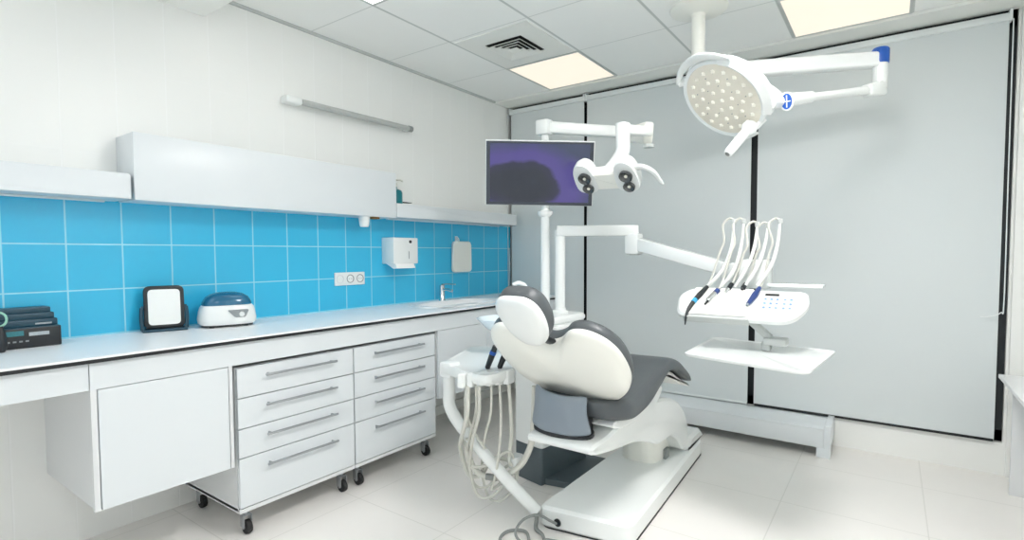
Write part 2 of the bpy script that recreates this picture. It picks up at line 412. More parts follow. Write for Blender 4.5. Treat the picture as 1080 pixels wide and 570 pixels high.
# wall-hung cupboard beside the drawers
t = empty('base_cabinet', (.3, -3.07, .34), 'white wall-hung cupboard with one plain door left of the drawer units', 'cabinet')
b = NB()
box(b, .0, .575, -3.312, -3.293, .343, .785); box(b, .0, .575, -2.846, -2.828, .343, .785); box(b, .0, .575, -3.293, -2.846, .343, .36)
box(b, .0, .575, -3.293, -2.846, .768, .785); box(b, .0, .012, -3.293, -2.846, .36, .768); box(b, .575, .593, -3.318, -3.300, .341, .785); box(b, .575, .593, -2.842, -2.828, .341, .785)
finish('carcass', b, M['lamside'], t, False)
b = NB(); box(b, .577, .595, -3.2965, -2.8455, .341, .782, .0015, 1); finish('door', b, M['lam'], t)

# mobile drawer units
def drawer_unit(y0, y1, label):
    t = empty('drawer_unit', (.3, (y0+y1)/2, 0), label, 'drawer unit', 'mobile drawer units under the worktop')
    b = NB(); box(b, .05, .565, y0, y0+.018, .125, .768); box(b, .05, .565, y1-.018, y1, .125, .768); box(b, .05, .583, y0, y1, .118, .136)
    box(b, .05, .565, y0+.018, y1-.018, .750, .768); box(b, .05, .062, y0+.018, y1-.018, .136, .75)
    finish('carcass', b, M['lamside'], t, False)
    zs = [.768, .632, .495, .364, .138]
    yc = (y0+y1)/2
    for a, c in zip(zs, zs[1:]):
        b = NB(); box(b, .567, .585, y0+.002, y1-.002, c+.0022, a-.0022, .0012, 1); d = finish('drawer', b, M['lam'], t)
        zh = a-.045-(.008 if c < .2 else 0)
        b = NB(); tube(b, [(.612, yc-.185, zh), (.612, yc+.185, zh)], .006, 10, 0)
        for s in (-.165, .165): tube(b, [(.584, yc+s, zh), (.612, yc+s, zh)], .005, 8, 0)
        finish('handle', b, M['alu'], d)
    for x in (.10, .53):
        for y in (y0+.05, y1-.05):
            b = NB(); box(b, x-.025, x+.025, y-.022, y+.022, .112, .119); tube(b, [(x, y, .112), (x, y, .085)], .009, 10, 0)
            box(b, x-.014, x+.022, y-.019, y-.015, .03, .085, .002); box(b, x-.014, x+.022, y+.015, y+.019, .03, .085, .002); box(b, x-.014, x+.014, y-.019, y+.019, .080, .087, .002)
            c = finish('caster', b, M['alu'], t)
            b = NB(); lathe(b, [(0, -.013), (.02, -.013), (.0305, -.011), (.0315, 0), (.0305, .011), (.02, .013), (0, .013)], axis_m((x+.012, y, .0316), (0, 1, 0)), 24); finish('wheel', b, M['rubber'], c)
            b = NB(); lathe(b, [(0, -.021), (.007, -.021), (.007, .021), (0, .021)], axis_m((x+.012, y, .0316), (0, 1, 0)), 12); finish('axle', b, M['alu'], c)
drawer_unit(-2.806, -2.199, 'white four-drawer unit on casters next to the hung cupboard')
drawer_unit(-2.195, -1.588, 'white four-drawer unit on casters nearer the dental chair')

t = empty('sink_cabinet', (.3, -.83, .35), 'white wall-hung cupboard under the sink behind the assistant tray', 'cabinet')
b = NB(); box(b, .007, .575, -1.572, -.10, .352, .785); finish('carcass', b, M['lamside'], t, False)
for y0, y1 in ((-1.57, -1.087), (-1.083, -.60), (-.596, -.102)):
    b = NB(); box(b, .577, .595, y0, y1, .350, .782, .0015, 1); finish('door', b, M['lam'], t)
# plinth rail at the wall under the sink cupboard
b = NB(); box(b, 0, .03, -1.57, -.05, 0, .07, .003); struct('baseboard_left', b, M['wall'])

# upper shelves and cabinet
def shelf(y0, y1, z0, z1, label):
    t = empty('wall_shelf', (.1, (y0+y1)/2, z0), label, 'shelf', 'deep white wall shelves')
    b = NB(); box(b, 0, .198, y0, y1, z0, z0+.018, .002); box(b, 0, .012, y0, y1, z0+.018, z1); finish('board', b, M['lam'], t)
    b = NB(); slab(b, round_poly([(y0, z0), (y1, z0), (y1, z1), (y0, z1)], [.001, .002, .014, .001]), .182, .2, YZ(), .002); finish('front_panel', b, M['lam'], t)
    b = NB(); box(b, 0.012, .182, y0, y1, z1-.014, z1-.002); finish('top_board', b, M['lam'], t)
    b = NB(); box(b, .03, .05, y0+.05, y1-.05, z0-.008, z0, .002); finish('strip_profile', b, M['lam'], t)
shelf(RY+.02, -3.040, 1.508, 1.618, 'deep white wall shelf left of the tall wall cabinet')
shelf(-1.543, -.172, 1.513, 1.606, 'deep white wall shelf right of the wall cabinet, reaching the window')
t = empty('wall_cabinet', (.1, -2.29, 1.505), 'plain white wall cabinet standing taller than the shelves beside it', 'cabinet')
b = NB(); box(b, 0, .182, -3.026, -1.546, 1.506, 1.802, .002); finish('carcass', b, M['lam'], t)
b = NB(); box(b, .1825, .2, -3.028, -1.545, 1.506, 1.803, .003); finish('front', b, M['lam'], t)
# teal bottle beyond the cabinet
t = empty('pump_bottle', (.09, -1.46, 1.604), 'teal bottle on the wall shelf peeping out behind the wall cabinet', 'bottle')
b = NB(); lathe(b, [(0, 0), (.05, 0), (.055, .005), (.055, .085), (.048, .1), (.018, .112), (.018, .125), (0, .125)], Matrix.Translation((.09, -1.465, 1.604)), 28); finish('body', b, M['teal'], t)
b = NB(); lathe(b, [(0, .125), (.02, .125), (.02, .15), (.006, .152), (.006, .175), (0, .175)], Matrix.Translation((.09, -1.465, 1.604)), 18); tube(b, [(.09, -1.465, 1.776), (.11, -1.43, 1.778), (.115, -1.41, 1.77)], .006, 8); finish('pump', b, M['hose'], t)
b = NB(); box(b, .10, .14, -1.425, -1.35, 1.622, 1.627, .001); finish('clip', b, M['blackp'], t)
# small sensor under cabinet
t = empty('soap_cup', (.15, -1.77, 1.44), 'small white cup-shaped unit hanging under the wall cabinet', 'dispenser')
b = NB(); lathe(b, [(0, 0), (.025, 0), (.03, .01), (.036, .06), (.036, .066), (0, .066)], Matrix.Translation((.15, -1.77, 1.440)), 24); finish('cup', b, M['dent'], t)
b = NB(); box(b, .12, .18, -1.725, -1.67, 1.494, 1.506, .002); finish('wood_block', b, M['brown'], t)

# tube lamp on the wall
t = empty('tube_lamp', (.03, -1.75, 2.16), 'slim grey tube lamp fixed high on the white wall', 'wall lamp')
b = NB(); tube(b, [(.06, -2.135, 2.157), (.06, -1.285, 2.163)], .018, 16, 0); finish('tube', b, M['greytube'], t)
b = NB(); box(b, .0, .078, -2.232, -2.132, 2.135, 2.18, .014, 3); finish('end_housing', b, M['dent'], t)
b = NB(); tube(b, [(.06, -1.30, 2.163), (.06, -1.27, 2.163)], .021, 16, 0); finish('end_cap', b, M['hosed'], t)
b = NB(); box(b, 0, .045, -1.31, -1.285, 2.152, 2.172, .003); finish('bracket', b, M['dent'], t)
b = NB(); box(b, 0, .05, -2.14, -1.29, 2.166, 2.176, .002); finish('back_plate', b, M['dent'], t)

# towel dispenser
t = empty('towel_dispenser', (.065, -1.40, 1.19), 'white paper towel dispenser on the blue tiles with a towel hanging out', 'dispenser')
b = NB(); box(b, .006, .13, -1.514, -1.288, 1.198, 1.38, .006); finish('body', b, M['dent'], t)
b = NB(); slab(b, [(.03, 1.2), (.125, 1.2), (.14, 1.168), (.10, 1.165)], -1.495, -1.325, frame_m((0, 0, 0), (1, 0, 0), (0, 0, 1), (0, 1, 0)), .002); finish('paper_towel', b, M['paper'], t)
b = NB(); lathe(b, [(0, 0), (.011, 0), (.011, .004), (0, .005)], axis_m((.13, -1.362, 1.352), (1, 0, 0)), 20); finish('lock', b, M['blackp'], t)
b = NB(); box(b, .1295, .1315, -1.378, -1.372, 1.232, 1.285); finish('level_slot', b, M['greymark'], t, False)
# hanging panel
t = empty('wall_dispenser', (.02, -.70, 1.115), 'white rounded panel hanging from a small hook above the sink', 'wall unit')
b = NB(); slab(b, round_poly([(-.815, 1.117), (-.582, 1.117), (-.588, 1.368), (-.808, 1.368)], .035), .008, .034, YZ(), .006); finish('panel', b, M['dentw'], t)
b = NB(); box(b, .006, .014, -.765, -.735, 1.365, 1.41, .004); tube(b, [(.012, -.75, 1.40), (.03, -.75, 1.392), (.038, -.75, 1.372), (.034, -.75, 1.362)], .006, 8); finish('hook', b, M['dent'], t)
# sockets
t = empty('socket_strip', (.01, -1.783, 1.063), 'white three-gang socket plate on the blue tiles under the towel dispenser', 'socket')
b = NB(); box(b, .006, .017, -1.898, -1.668, 1.064, 1.148, .003); finish('plate', b, M['dent'], t)
for k in range(3):
    y = -1.86+k*.077
    b = NB(); lathe(b, [(.0, .0165), (.022, .0165), (.024, .0195), (.027, .0195), (.028, .0165)], axis_m((0, y, 1.106), (1, 0, 0)), 24, caps=False)
    for s in (-.009, .009): lathe(b, [(0, .0165), (.003, .0165), (.003, .0178), (0, .0178)], axis_m((0, y+s, 1.106), (1, 0, 0)), 8)
    finish('socket', b, M['greymark'] if k else M['lamside'], t)

# mirror on stand
t = empty('table_mirror', (.08, -2.885, .905), 'black framed tilting mirror on a stand on the worktop', 'mirror')
mm = axis_m((.085, -2.886, 1.018), Vector((math.cos(-.28), math.sin(-.28), .10)), (0, 0, 1)) @ Matrix.Rotation(-PI/2, 4, 'Z')
ol = round_poly([(-.078, -.098), (.078, -.098), (.078, .098), (-.078, .098)], .028)
inn = round_poly([(-.064, -.084), (.064, -.084), (.064, .084), (-.064, .084)], .02)
b = NB(); loft(b, ol, [(1, -.008), (1.03, -.004), (1.03, .005), (1.0, .008), (.93, .009), (.84, .0075)], mm); finish('frame', b, M['blackp'], t)
b = NB(); slab(b, inn, .0074, .0092, mm, .0005); finish('mirror_glass', b, M['mirror'], t)
b = NB()
for s in (-1, 1): tube(b, [mm @ Vector((s*.088, 0, 0)), mm @ Vector((s*.09, -.05, 0)), mm @ Vector((s*.086, -.104, 0))], [.008, .009, .01], 8, flat=.6)
for s in (-1, 1): tube(b, [mm @ Vector((s*.08, 0, 0)), mm @ Vector((s*.09, 0, 0))], .008, 8, 0)
p = [Vector(mm @ Vector((s*.086, -.104, d))) for s, d in ((-1, 0), (-1, .03), (1, .03), (1, 0))]
tube(b, [(q.x, q.y, .912) for q in p], .0065, 8, 0)
p = [Vector(mm @ Vector((s*.086, -.104, d))) for s, d in ((-1, 0), (-1, -.05), (1, -.05), (1, 0))]
tube(b, [(q.x, q.y, .912) for q in p], .0065, 8, 0)
finish('stand', b, M['teald'], t)

# ultrasonic cleaner
t = empty('ultrasonic_cleaner', (.15, -2.63, .905), 'white countertop cleaner with a domed smoky blue lid', 'cleaner')
cm = frame_m((.15, -2.63, .905), (.30, .954, 0), (-.954, .30, 0), (0, 0, 1))
ol = [(.128*math.copysign(abs(math.cos(a))**.62, math.cos(a)), .085*math.copysign(abs(math.sin(a))**.62, math.sin(a))) for a in [2*PI*k/48 for k in range(48)]]
b = NB(); loft(b, ol, [(.93, .012), (1.0, .02), (1.02, .04), (.98, .075), (.93, .098), (.86, .108), (.78, .108), (.75, .09), (0, .09)], cm); finish('body', b, M['dent'], t)
b = NB(); loft(b, ol, [(.86, .1085), (.855, .122), (.74, .148), (.55, .164), (.3, .172), (0, .174)], cm); finish('lid', b, M['domed'], t)
b = NB(); loft(b, ol, [(.9, .004), (.9, .013)], cm); finish('base_shadow_gap', b, M['blackp'], t)
for s in (-1, 1):
    b = NB(); lathe(b, [(0, 0), (.012, 0), (.012, .012), (0, .012)], cm @ Matrix.Translation((s*.075, -.05, 0)), 12); finish('foot', b, M['rubber'], t)
pm = cm @ frame_m((.035, -.0865, .066), (1, 0, 0), (0, -.14, .99), (0, -.99, -.14))
b = NB(); slab(b, round_poly([(-.045, .02), (.05, .02), (.035, -.018), (-.012, -.018)], .008), -.006, .0045, pm, .001); finish('control_panel', b, M['greymark'], t)
b = NB(); lathe(b, [(0, .004), (.013, .004), (.011, .014), (0, .015)], pm @ Matrix.Translation((.017, -.002, 0)), 18); finish('dial', b, M['dent'], t)

# black stepped boxes at the far left of the worktop
t = empty('storage_box', (.12, -3.4, .905), 'black stepped box with a coloured label at the left end of the worktop', 'box')
b = NB()
for k, (x1, z1, y1) in enumerate(((.17, .985, -3.287), (.145, 1.012, -3.291), (.12, 1.035, -3.295), (.095, 1.056, -3.30))):
    box(b, .02, x1, -3.56, y1, .905 if k == 0 else z1-.03, z1, .004)
finish('body', b, M['teald'], t)
b = NB(); box(b, .165, .1722, -3.56, -3.288, .907, .982, .002); finish('front_panel', b, M['blackp'], t)
b = NB(); box(b, .1715, .1735, -3.46, -3.40, .955, .974); finish('label_sticker', b, M['label'], t, False)
b = NB(); box(b, .1715, .1735, -3.385, -3.325, .952, .966); finish('print', b, M['labelw'], t, False)
b = NB(); box(b, .1455, .1462, -3.36, -3.31, .992, .998); finish('print', b, M['labelw'], t, False)
b = NB()
for k in range(4): box(b, .1715, .1732, -3.45+k*.018, -3.44+k*.018, .93, .936)
finish('button_row', b, M['greymark'], t, False)
t = empty('cable_loop', (.2, -3.475, .905), 'dark cable with a pale green ring at the left frame edge', 'cable')
b = NB(); tube(b, [(.21+.03*0, -3.475+.022*math.cos(a), 1.027+.026*math.sin(a)) for a in [2*PI*k/12 for k in range(13)]], .004, 8, 4); finish('ring', b, mat('pale_green_rubber', srgb(150, 200, 180), .5, noise=.1), t)
b = NB(); tube(b, [(.21, -3.475, 1.0), (.215, -3.47, .96), (.21, -3.475, .912), (.2, -3.55, .912)], [.012, .014, .014, .008], 10); finish('plug', b, M['blackp'], t)

# low console on the right wall
t = empty('side_desk', (3.5, -.9, 0), 'low white side desk cut off by the right frame edge below the window corner', 'desk')
b = NB(); box(b, 3.40, RX-.003, -1.6, -.21, .594, .614, .002); finish('top', b, M['top'], t)
for y in (-.285, -1.58):
    b = NB(); box(b, 3.447, RX-.003, y-.02, y, 0, .594, .001, 1); finish('leg_panel', b, M['lamside'], t)
b = NB(); box(b, RX-.02, RX-.003, -1.56, -.305, .35, .594, .001, 1); finish('back_panel', b, M['lamside'], t)

# ------------------------------------------------------------------ dental chair
t = empty('dental_chair', (1.8, -1.3, 0), 'reclined dental chair with white shell and charcoal upholstery in the middle of the room', 'dental chair')
CH = t
b = NB()
slab(b, round_poly([(1.60, -1.965), (2.035, -1.90), (1.965, -.60), (1.70, -.60), (1.60, -1.0)], [.05, .06, .10, .10, .1], 8), .005, .105, XY(), .014)
base = finish('base', b, M['dent'], t)
b = NB(); slab(b, round_poly([(1.60, -1.965), (2.035, -1.90), (1.965, -.60), (1.70, -.60), (1.60, -1.0)], .06, 6), 0, .006, XY() @ Matrix.Translation((1.8, -1.3, 0)) @ Matrix.Diagonal((.985, .985, 1, 1)) @ Matrix.Translation((-1.8, 1.3, 0)), .001); finish('base_gasket', b, M['blackp'], base)
b = NB(); slab(b, round_poly([(-.93, .10), (-.60, .10), (-.60, .13), (-.66, .175), (-.84, .175)], .03), 1.70, 1.962, YZ(), .02); finish('base_hump', b, M['dent'], t)
b = NB(); lathe(b, [(0, 0), (.018, 0), (.018, .006), (.013, .008), (0, .008)], axis_m((1.70, -1.950, .045), (-.15, -1, 0)), 20); finish('cable_socket', b, M['blackp'], base)
# pivot drum and lift arm cover
b = NB(); ol = [(1.77+.115*math.copysign(abs(math.cos(a))**.7, math.cos(a)), -1.08+.15*math.copysign(abs(math.sin(a))**.7, math.sin(a))) for a in [2*PI*k/40 for k in range(40)]]
loft(b, ol, [(1, .10), (1.0, .22), (.97, .30), (.9, .36), (.5, .38), (0, .38)], XY(), (1.77, -1.08)); finish('pivot_drum', b, M['dentw'], t)
b = NB(); box(b, 1.865, 1.90, -1.11, -1.05, .104, .16, .004); finish('drum_bracket', b, M['hosed'], t)
prof = smooth_loop([(-2.10, .495), (-2.115, .47), (-2.08, .452), (-1.95, .425), (-1.82, .405), (-1.68, .385), (-1.5, .335), (-1.38, .285), (-1.28, .275), (-1.18, .27), (-1.08, .22), (-1.0, .15), (-.95, .125), (-.90, .14), (-.92, .28), (-1.02, .40), (-1.16, .47), (-1.35, .515), (-1.6, .54), (-1.80, .53), (-1.95, .50)], 5)
b = NB(); slab(b, prof, 1.64, 1.96, YZ(), .012); finish('seat_frame', b, M['dent'], t)
b = NB(); slab(b, smooth_loop([(-1.93, .565), (-1.95, .53), (-1.75, .50), (-1.5, .52), (-1.40, .59), (-1.5, .61), (-1.75, .575)], 5), 1.62, 1.985, YZ(), .008); finish('seat_shell', b, M['dent'], t)
# seat and leg rest: S-curved cushion
top = catmull([(0, -2.015, .645), (0, -1.93, .65), (0, -1.82, .645), (0, -1.66, .672), (0, -1.50, .71), (0, -1.37, .733), (0, -1.25, .708), (0, -1.12, .635), (0, -1.01, .562)], 6)
bot = catmull([(0, -2.01, .578), (0, -1.93, .562), (0, -1.82, .555), (0, -1.68, .575), (0, -1.55, .63), (0, -1.44, .678), (0, -1.32, .665), (0, -1.17, .60), (0, -1.0, .54)], 6)
n = len(top)
def halfw(i):
    u = i/(n-1); w = .235
    if u < .22: w -= .085*((.22-u)/.22)**2
    if u > .88: w -= .03*((u-.88)/.12)**2
    return w
b = NB(); R = []
for i in range(n):
    w = halfw(i); T_, B_ = top[i], bot[i]; ring = []
    for s, k in ((-1, .1), (-.97, .75), (-.86, 1.02), (-.5, .98), (0, .93), (.5, .98), (.86, 1.02), (.97, .75), (1, .1), (.93, -.02), (.5, 0), (0, 0), (-.5, 0), (-.93, -.02)):
        c = B_+(T_-B_)*k; ring.append(b.verts.new((1.80+s*w, c.y, c.z)))
    R.append(ring)
m_ = len(R[0])
for A, B2 in zip(R, R[1:]):
    for k in range(m_): b.faces.new((A[k], A[(k+1) % m_], B2[(k+1) % m_], B2[k]))
b.faces.new(R[0][::-1]); b.faces.new(R[-1])
seat = finish('seat', b, M['uph'], t)
s_ = seat.modifiers.new('soft', 'SUBSURF'); s_.levels = 1; s_.render_levels = 2
b = NB(); slab(b, smooth_loop([(-1.43, .668), (-1.32, .655), (-1.18, .592), (-1.03, .535), (-1.04, .523), (-1.20, .572), (-1.34, .636), (-1.42, .65)], 4), 1.60, 2.0, YZ(), .006); finish('leg_rest_shell', b, M['dentw'], t)
# backrest
q = math.sqrt(.5)
BM = frame_m((1.788, -2.05, .80), (1, 0, 0), (0, -q, q), (0, -q, -q))          # local z = towards the back
half = [(0, .165), (.07, .19), (.13, .242), (.20, .252), (.262, .215), (.298, .15), (.308, .06), (.298, -.03), (.262, -.12), (.20, -.20), (.115, -.25), (0, -.268)]
ol = smooth_loop(half+[(-x, y) for x, y in half[-2:0:-1]], 5)
b = NB(); loft(b, ol, [(.6, -.012), (.96, -.012), (1.0, -.006), (1.0, .006), (.98, .016), (.93, .027), (.83, .037), (.66, .045), (.45, .050), (.22, .053), (0, .054)], BM, (0, -.02)); finish('backrest_shell', b, M['dentw'], t)
b = NB(); loft(b, ol, [(.9, -.006), (.985, -.010), (1.0, -.02), (1.0, -.038), (.975, -.054), (.91, -.064), (.75, -.07), (.4, -.062), (0, -.06)], BM, (0, -.02)); finish('backrest_cushion', b, M['uph'], t)
# headrest
hq = math.radians(48)
HM = frame_m((1.812, -2.37, 1.02), (1, 0, 0), (0, -math.cos(hq), math.sin(hq)), (0, -math.sin(hq), -math.cos(hq)))
hh = [(0, .124), (.055, .119), (.088, .085), (.096, .03), (.088, -.03), (.068, -.085), (.036, -.12), (0, -.13)]
ol = smooth_loop(hh+[(-x, y) for x, y in hh[-2:0:-1]], 5)
b = NB(); loft(b, ol, [(.6, -.01), (.97, -.01), (1.0, -.003), (.99, .008), (.93, .02), (.78, .032), (.5, .04), (0, .043)], HM, (0, -.012)); finish('headrest_shell', b, M['dent'], t)
b = NB(); loft(b, ol, [(.9, -.006), (.985, -.012), (1.0, -.022), (1.0, -.045), (.96, -.062), (.85, -.074), (.6, -.078), (0, -.07)], HM, (0, -.012)); finish('headrest_cushion', b, M['uph'], t)
b = NB(); tube(b, [(1.795, -2.325, .965), (1.798, -2.23, .94), (1.80, -2.14, .90)], [.03, .03, .035], 12, flat=.4); finish('headrest_arm', b, M['blackp'], t)
# hinge cover at the foot of the backrest
b = NB()
sec = [(-2.062, .672), (-2.082, .61), (-2.09, .545), (-2.09, .505)]
R = []
for j, (yy, zz) in enumerate(sec):
    row = []
    for k in range(9):
        u = -1+k/4; wl = (.135, .118, .125, .135)[j]; row.append(Vector((1.757+u*wl+(.012 if u > 0 else 0)*j, yy+.05*u*u-.012*0, zz+.012*(u*-1)*(1 if j == 0 else 0)+.012*u*u)))
    R.append(row)
V = [[b.verts.new(p) for p in r] for r in R]
for A, B2 in zip(V, V[1:]):
    for k in range(8): b.faces.new((A[k], A[k+1], B2[k+1], B2[k]))
hc = finish('hinge_cover', b, M['greyp'], t, label='blue grey plastic hinge cover')
so = hc.modifiers.new('thickness', 'SOLIDIFY'); so.thickness = .022; so.offset = -1 if False else 0
ss = hc.modifiers.new('soft', 'SUBSURF'); ss.levels = 1; ss.render_levels = 2
b = NB(); slab(b, smooth_loop([(1.64, -2.055), (1.765, -2.10), (1.905, -2.055), (1.885, -1.96), (1.765, -1.93), (1.645, -1.96)], 5), .495, .512, XY(), .003); finish('hinge_gasket', b, M['blackp'], t)
b = NB(); box(b, 1.68, 1.88, -2.06, -1.94, .49, .64, .02); finish('back_hinge', b, M['blackp'], t)

# ------------------------------------------------------------------ dental unit: water column, cuspidor, delivery arm, instrument console
t = empty('dental_unit', (1.30, -1.33, 0), 'white dental unit column on a slate base carrying the instrument console and tray', 'dental unit')
b = NB()
slab(b, round_poly([(1.175, -1.555), (1.385, -1.60), (1.43, -1.16), (1.175, -1.13)], .02), .0, .205, XY(), .004)
slab(b, round_poly([(1.30, -1.585), (1.60, -1.53), (1.60, -1.12), (1.30, -1.12)], .01), 0, .035, XY(), .003); finish('floor_base', b, M['slate'], t)
b = NB(); slab(b, round_poly([(1.17, -1.56), (1.39, -1.606), (1.44, -1.155), (1.17, -1.125)], .035, 7), .205, .86, XY(), .006); finish('column_cover', b, M['dent'], t)
b = NB(); slab(b, round_poly([(1.08, -1.58), (1.36, -1.62), (1.40, -1.08), (1.10, -1.08)], .08, 8), .86, .905, XY(), .014); finish('column_top', b, M['dent'], t)
b = NB(); lathe(b, [(0, -.05), (.06, -.05), (.12, -.02), (.165, .02), (.175, .03), (.168, .032), (.15, .022), (.09, -.015), (.03, -.03), (0, -.03)], Matrix.Translation((1.205, -1.69, .888)) @ Matrix.Diagonal((.86, .86, 1, 1)), 40); bo = finish('cuspidor_bowl', b, M['bowl'], t)
b = NB(); tube(b, [(1.225, -1.50, .90), (1.225, -1.50, 1.04), (1.215, -1.51, 1.085), (1.185, -1.53, 1.10), (1.16, -1.545, 1.088)], .012, 12); finish('bowl_spout', b, M['dent'], t)
b = NB(); lathe(b, [(0, .90), (.05, .90), (.05, .915), (.034, .925), (.032, .94), (0, .94)], Matrix.Translation((1.265, -1.2, 0)), 24); tube(b, [(1.262, -1.2, .92), (1.262, -1.2, 1.405)], .031, 20, 0); finish('delivery_post', b, M['steelw'], t)
def beam(b, p0, p1, w, h0, h1, bev=.008):
    """rectangular arm of width w whose height goes from h0 to h1"""
    p0, p1 = Vector(p0), Vector(p1); d = (p1-p0).normalized(); s = d.cross(Vector((0, 0, 1))).normalized(); u = s.cross(d)
    ol = []
    vs = []
    for p, h in ((p0, h0), (p1, h1)):
        for a, c in ((-1, -1), (1, -1), (1, 1), (-1, 1)): vs.append(b.verts.new(p+s*a*w/2+u*c*h/2))
    fs = [b.faces.new([vs[i] for i in f]) for f in ((0, 1, 2, 3), (4, 5, 6, 7), (0, 1, 5, 4), (1, 2, 6, 5), (2, 3, 7, 6), (3, 0, 4, 7))]
    bmesh.ops.recalc_face_normals(b, faces=fs)
    if bev: bmesh.ops.bevel(b, geom=list(set(e for f in fs for e in f.edges)), offset=bev, segments=3, affect='EDGES', profile=.5)
EL = Vector((1.66, -.99, 1.40))
b = NB(); beam(b, (1.245, -1.212, 1.402), (1.675, -.985, 1.402), .06, .064, .064); finish('horizontal_arm', b, M['steelw'], t)
b = NB(); box(b, 1.61, 1.695, -1.04, -.95, 1.26, 1.385, .012); finish('arm_elbow', b, M['steelw'], t)
b = NB(); beam(b, (1.66, -.995, 1.325), (2.25, -1.13, 1.175), .07, .075, .068); finish('sloping_arm', b, M['steelw'], t)
b = NB(); tube(b, [(1.655, -.995, 1.255), (1.655, -.995, 1.27)], .03, 16, 0); finish('elbow_cap', b, M['trimgrey'], t)
b = NB(); box(b, 2.29, 2.43, -1.20, -1.06, 1.09, 1.235, .012); box(b, 2.20, 2.30, -1.18, -1.08, 1.12, 1.215, .015); finish('console_mount', b, M['steelw'], t)
b = NB(); box(b, 2.42, 2.66, -1.20, -1.06, 1.10, 1.118, .005); finish('side_shelf', b, M['rim'], t)
# console: a wedge-shaped slab with a tilted face (local x right, y up the face, z out of the face)
fa = Vector((0, .17, .135)).normalized()
PM = frame_m((2.335, -1.335, 1.026), (1, 0, 0), fa, Vector((1, 0, 0)).cross(fa))
ol = round_poly([(-.285, -.092), (.225, -.092), (.288, .015), (.272, .108), (-.255, .108), (-.31, .05)], [.05, .06, .05, .035, .06, .06], 7)
b = NB(); slab(b, ol, -.045, .0, PM, .012); con = finish('console', b, M['dent'], t)
b = NB(); slab(b, round_poly([(-.235, -.085), (.045, -.085), (.045, .104), (-.235, .104)], .01), -.002, .0025, PM, .001); finish('console_face', b, M['panelw'], con)
b = NB(); slab(b, [(-.25, -.103), (.05, -.103), (.05, -.094), (-.25, -.094)], -.04, -.002, PM, .002); finish('console_lip', b, M['trimgrey'], con)
b = NB(); slab(b, round_poly([(.098, .062), (.158, .062), (.158, .077), (.098, .077)], .002), -.001, .0015, PM, .0004); finish('display', b, M['black'], con)
b = NB(); slab(b, round_poly([(.182, .06), (.235, .06), (.235, .076), (.182, .076)], .003), -.001, .0012, PM, .0004); finish('status_field', b, M['key'], con)
for r in range(3):
    for c in range(5):
        x = .104+c*.0255+(.006 if c > 2 else 0); y = .038-r*.028
        b = NB(); slab(b, round_poly([(x-.0095, y-.0095), (x+.0095, y-.0095), (x+.0095, y+.0095), (x-.0095, y+.0095)], .003), -.001, .0018, PM, .0005); kk = finish('key', b, M['key'], con)
        b = NB()
        if (r+c) % 3 == 0: slab(b, [(x-.006, y-.002), (x, y+.005), (x+.006, y-.002)], .0015, .0023, PM, .0002)
        elif (r+c) % 3 == 1: slab(b, [(x-.005, y-.003), (x+.005, y-.003), (x+.005, y+.003), (x-.005, y+.003)], .0015, .0023, PM, .0002)
        else: lathe(b, [(.002, .0015), (.002, .0023), (.005, .0023), (.005, .0015)], PM @ Matrix.Translation((x, y, 0)), 12)
        finish('key_symbol', b, M['blue'], kk)
# tray and its bracket
b = NB(); beam(b, (2.33, -1.27, .975), (2.455, -1.27, .865), .05, .03, .03, .004); box(b, 2.43, 2.53, -1.315, -1.225, .835, .868, .008); box(b, 2.42, 2.46, -1.3, -1.24, .808, .845, .005); finish('tray_bracket', b, M['trimgrey'], t)
TM = XY(.795)
ol = round_poly([(2.143, -1.575), (2.665, -1.705), (2.715, -1.125), (2.125, -1.005)], [.03, .06, .03, .06], 7)
c0 = (2.41, -1.35)
b = NB(); loft(b, ol, [(.9, 0), (.985, 0), (1.0, .006), (1.0, .013), (.99, .014), (.97, .008), (0, .008)], TM, c0); finish('instrument_tray', b, M['dent'], t)
# whip arms
whips = [[(2.261, 1.425), (2.258, 1.295), (2.223, 1.18), (2.148, 1.085)], [(2.309, 1.423), (2.303, 1.294), (2.28, 1.185), (2.228, 1.10)], [(2.372, 1.405), (2.365, 1.294), (2.34, 1.198), (2.292, 1.10)],
         [(2.421, 1.399), (2.412, 1.303), (2.39, 1.21), (2.341, 1.11)], [(2.473, 1.417), (2.467, 1.302), (2.444, 1.199), (2.392, 1.11)]]
for w in whips:
    pts = [(x, -1.17-.03*i, z) for i, (x, z) in enumerate(w)]
    b = NB(); tube(b, pts, [.006, .0085, .0095, .008], 12); wa = finish('whip_arm', b, M['hosel'], t)
    b = NB(); lathe(b, [(0, -.012), (.011, -.012), (.013, 0), (.011, .012), (0, .012)], Matrix.Translation(pts[0]), 14); finish('whip_tip', b, M['trimgrey'], wa)

def pose(base): return empty
def handpiece(name, label, body, rings, hose, group='instruments on the console'):
    """rings: list of (child name, points, radii, material); hose: points"""
    t = empty(name, rings[0][1][0], label, 'dental instrument', group)
    for nm, pts, rad, m in rings:
        b = NB(); tube(b, pts, rad, 14, 6); finish(nm, b, m, t)
    b = NB(); tube(b, hose, .0055, 8); finish('hose', b, M['hose'], t)
def hose_over(tip, end):
    """from the handpiece up to the tip of its whip arm and over it, in a loop on the near left side"""
    x, y, z = tip; ex, ey, ez = end
    return [(ex, ey, ez), (ex+.012, ey+.03, ez+.05), (ex+(x-ex)*.42, ey+(y-ey)*.5, ez+(z-ez)*.5), (ex+(x-ex)*.6, y-.03, z-.10), (x-.05, y-.01, z-.02), (x-.025, y, z+.014), (x, y, z+.008)]
F = lambda x, y, z=.012: tuple(PM @ Vector((x, y, z)))
tips = [(w[0][0], -1.17, w[0][1]) for w in whips]
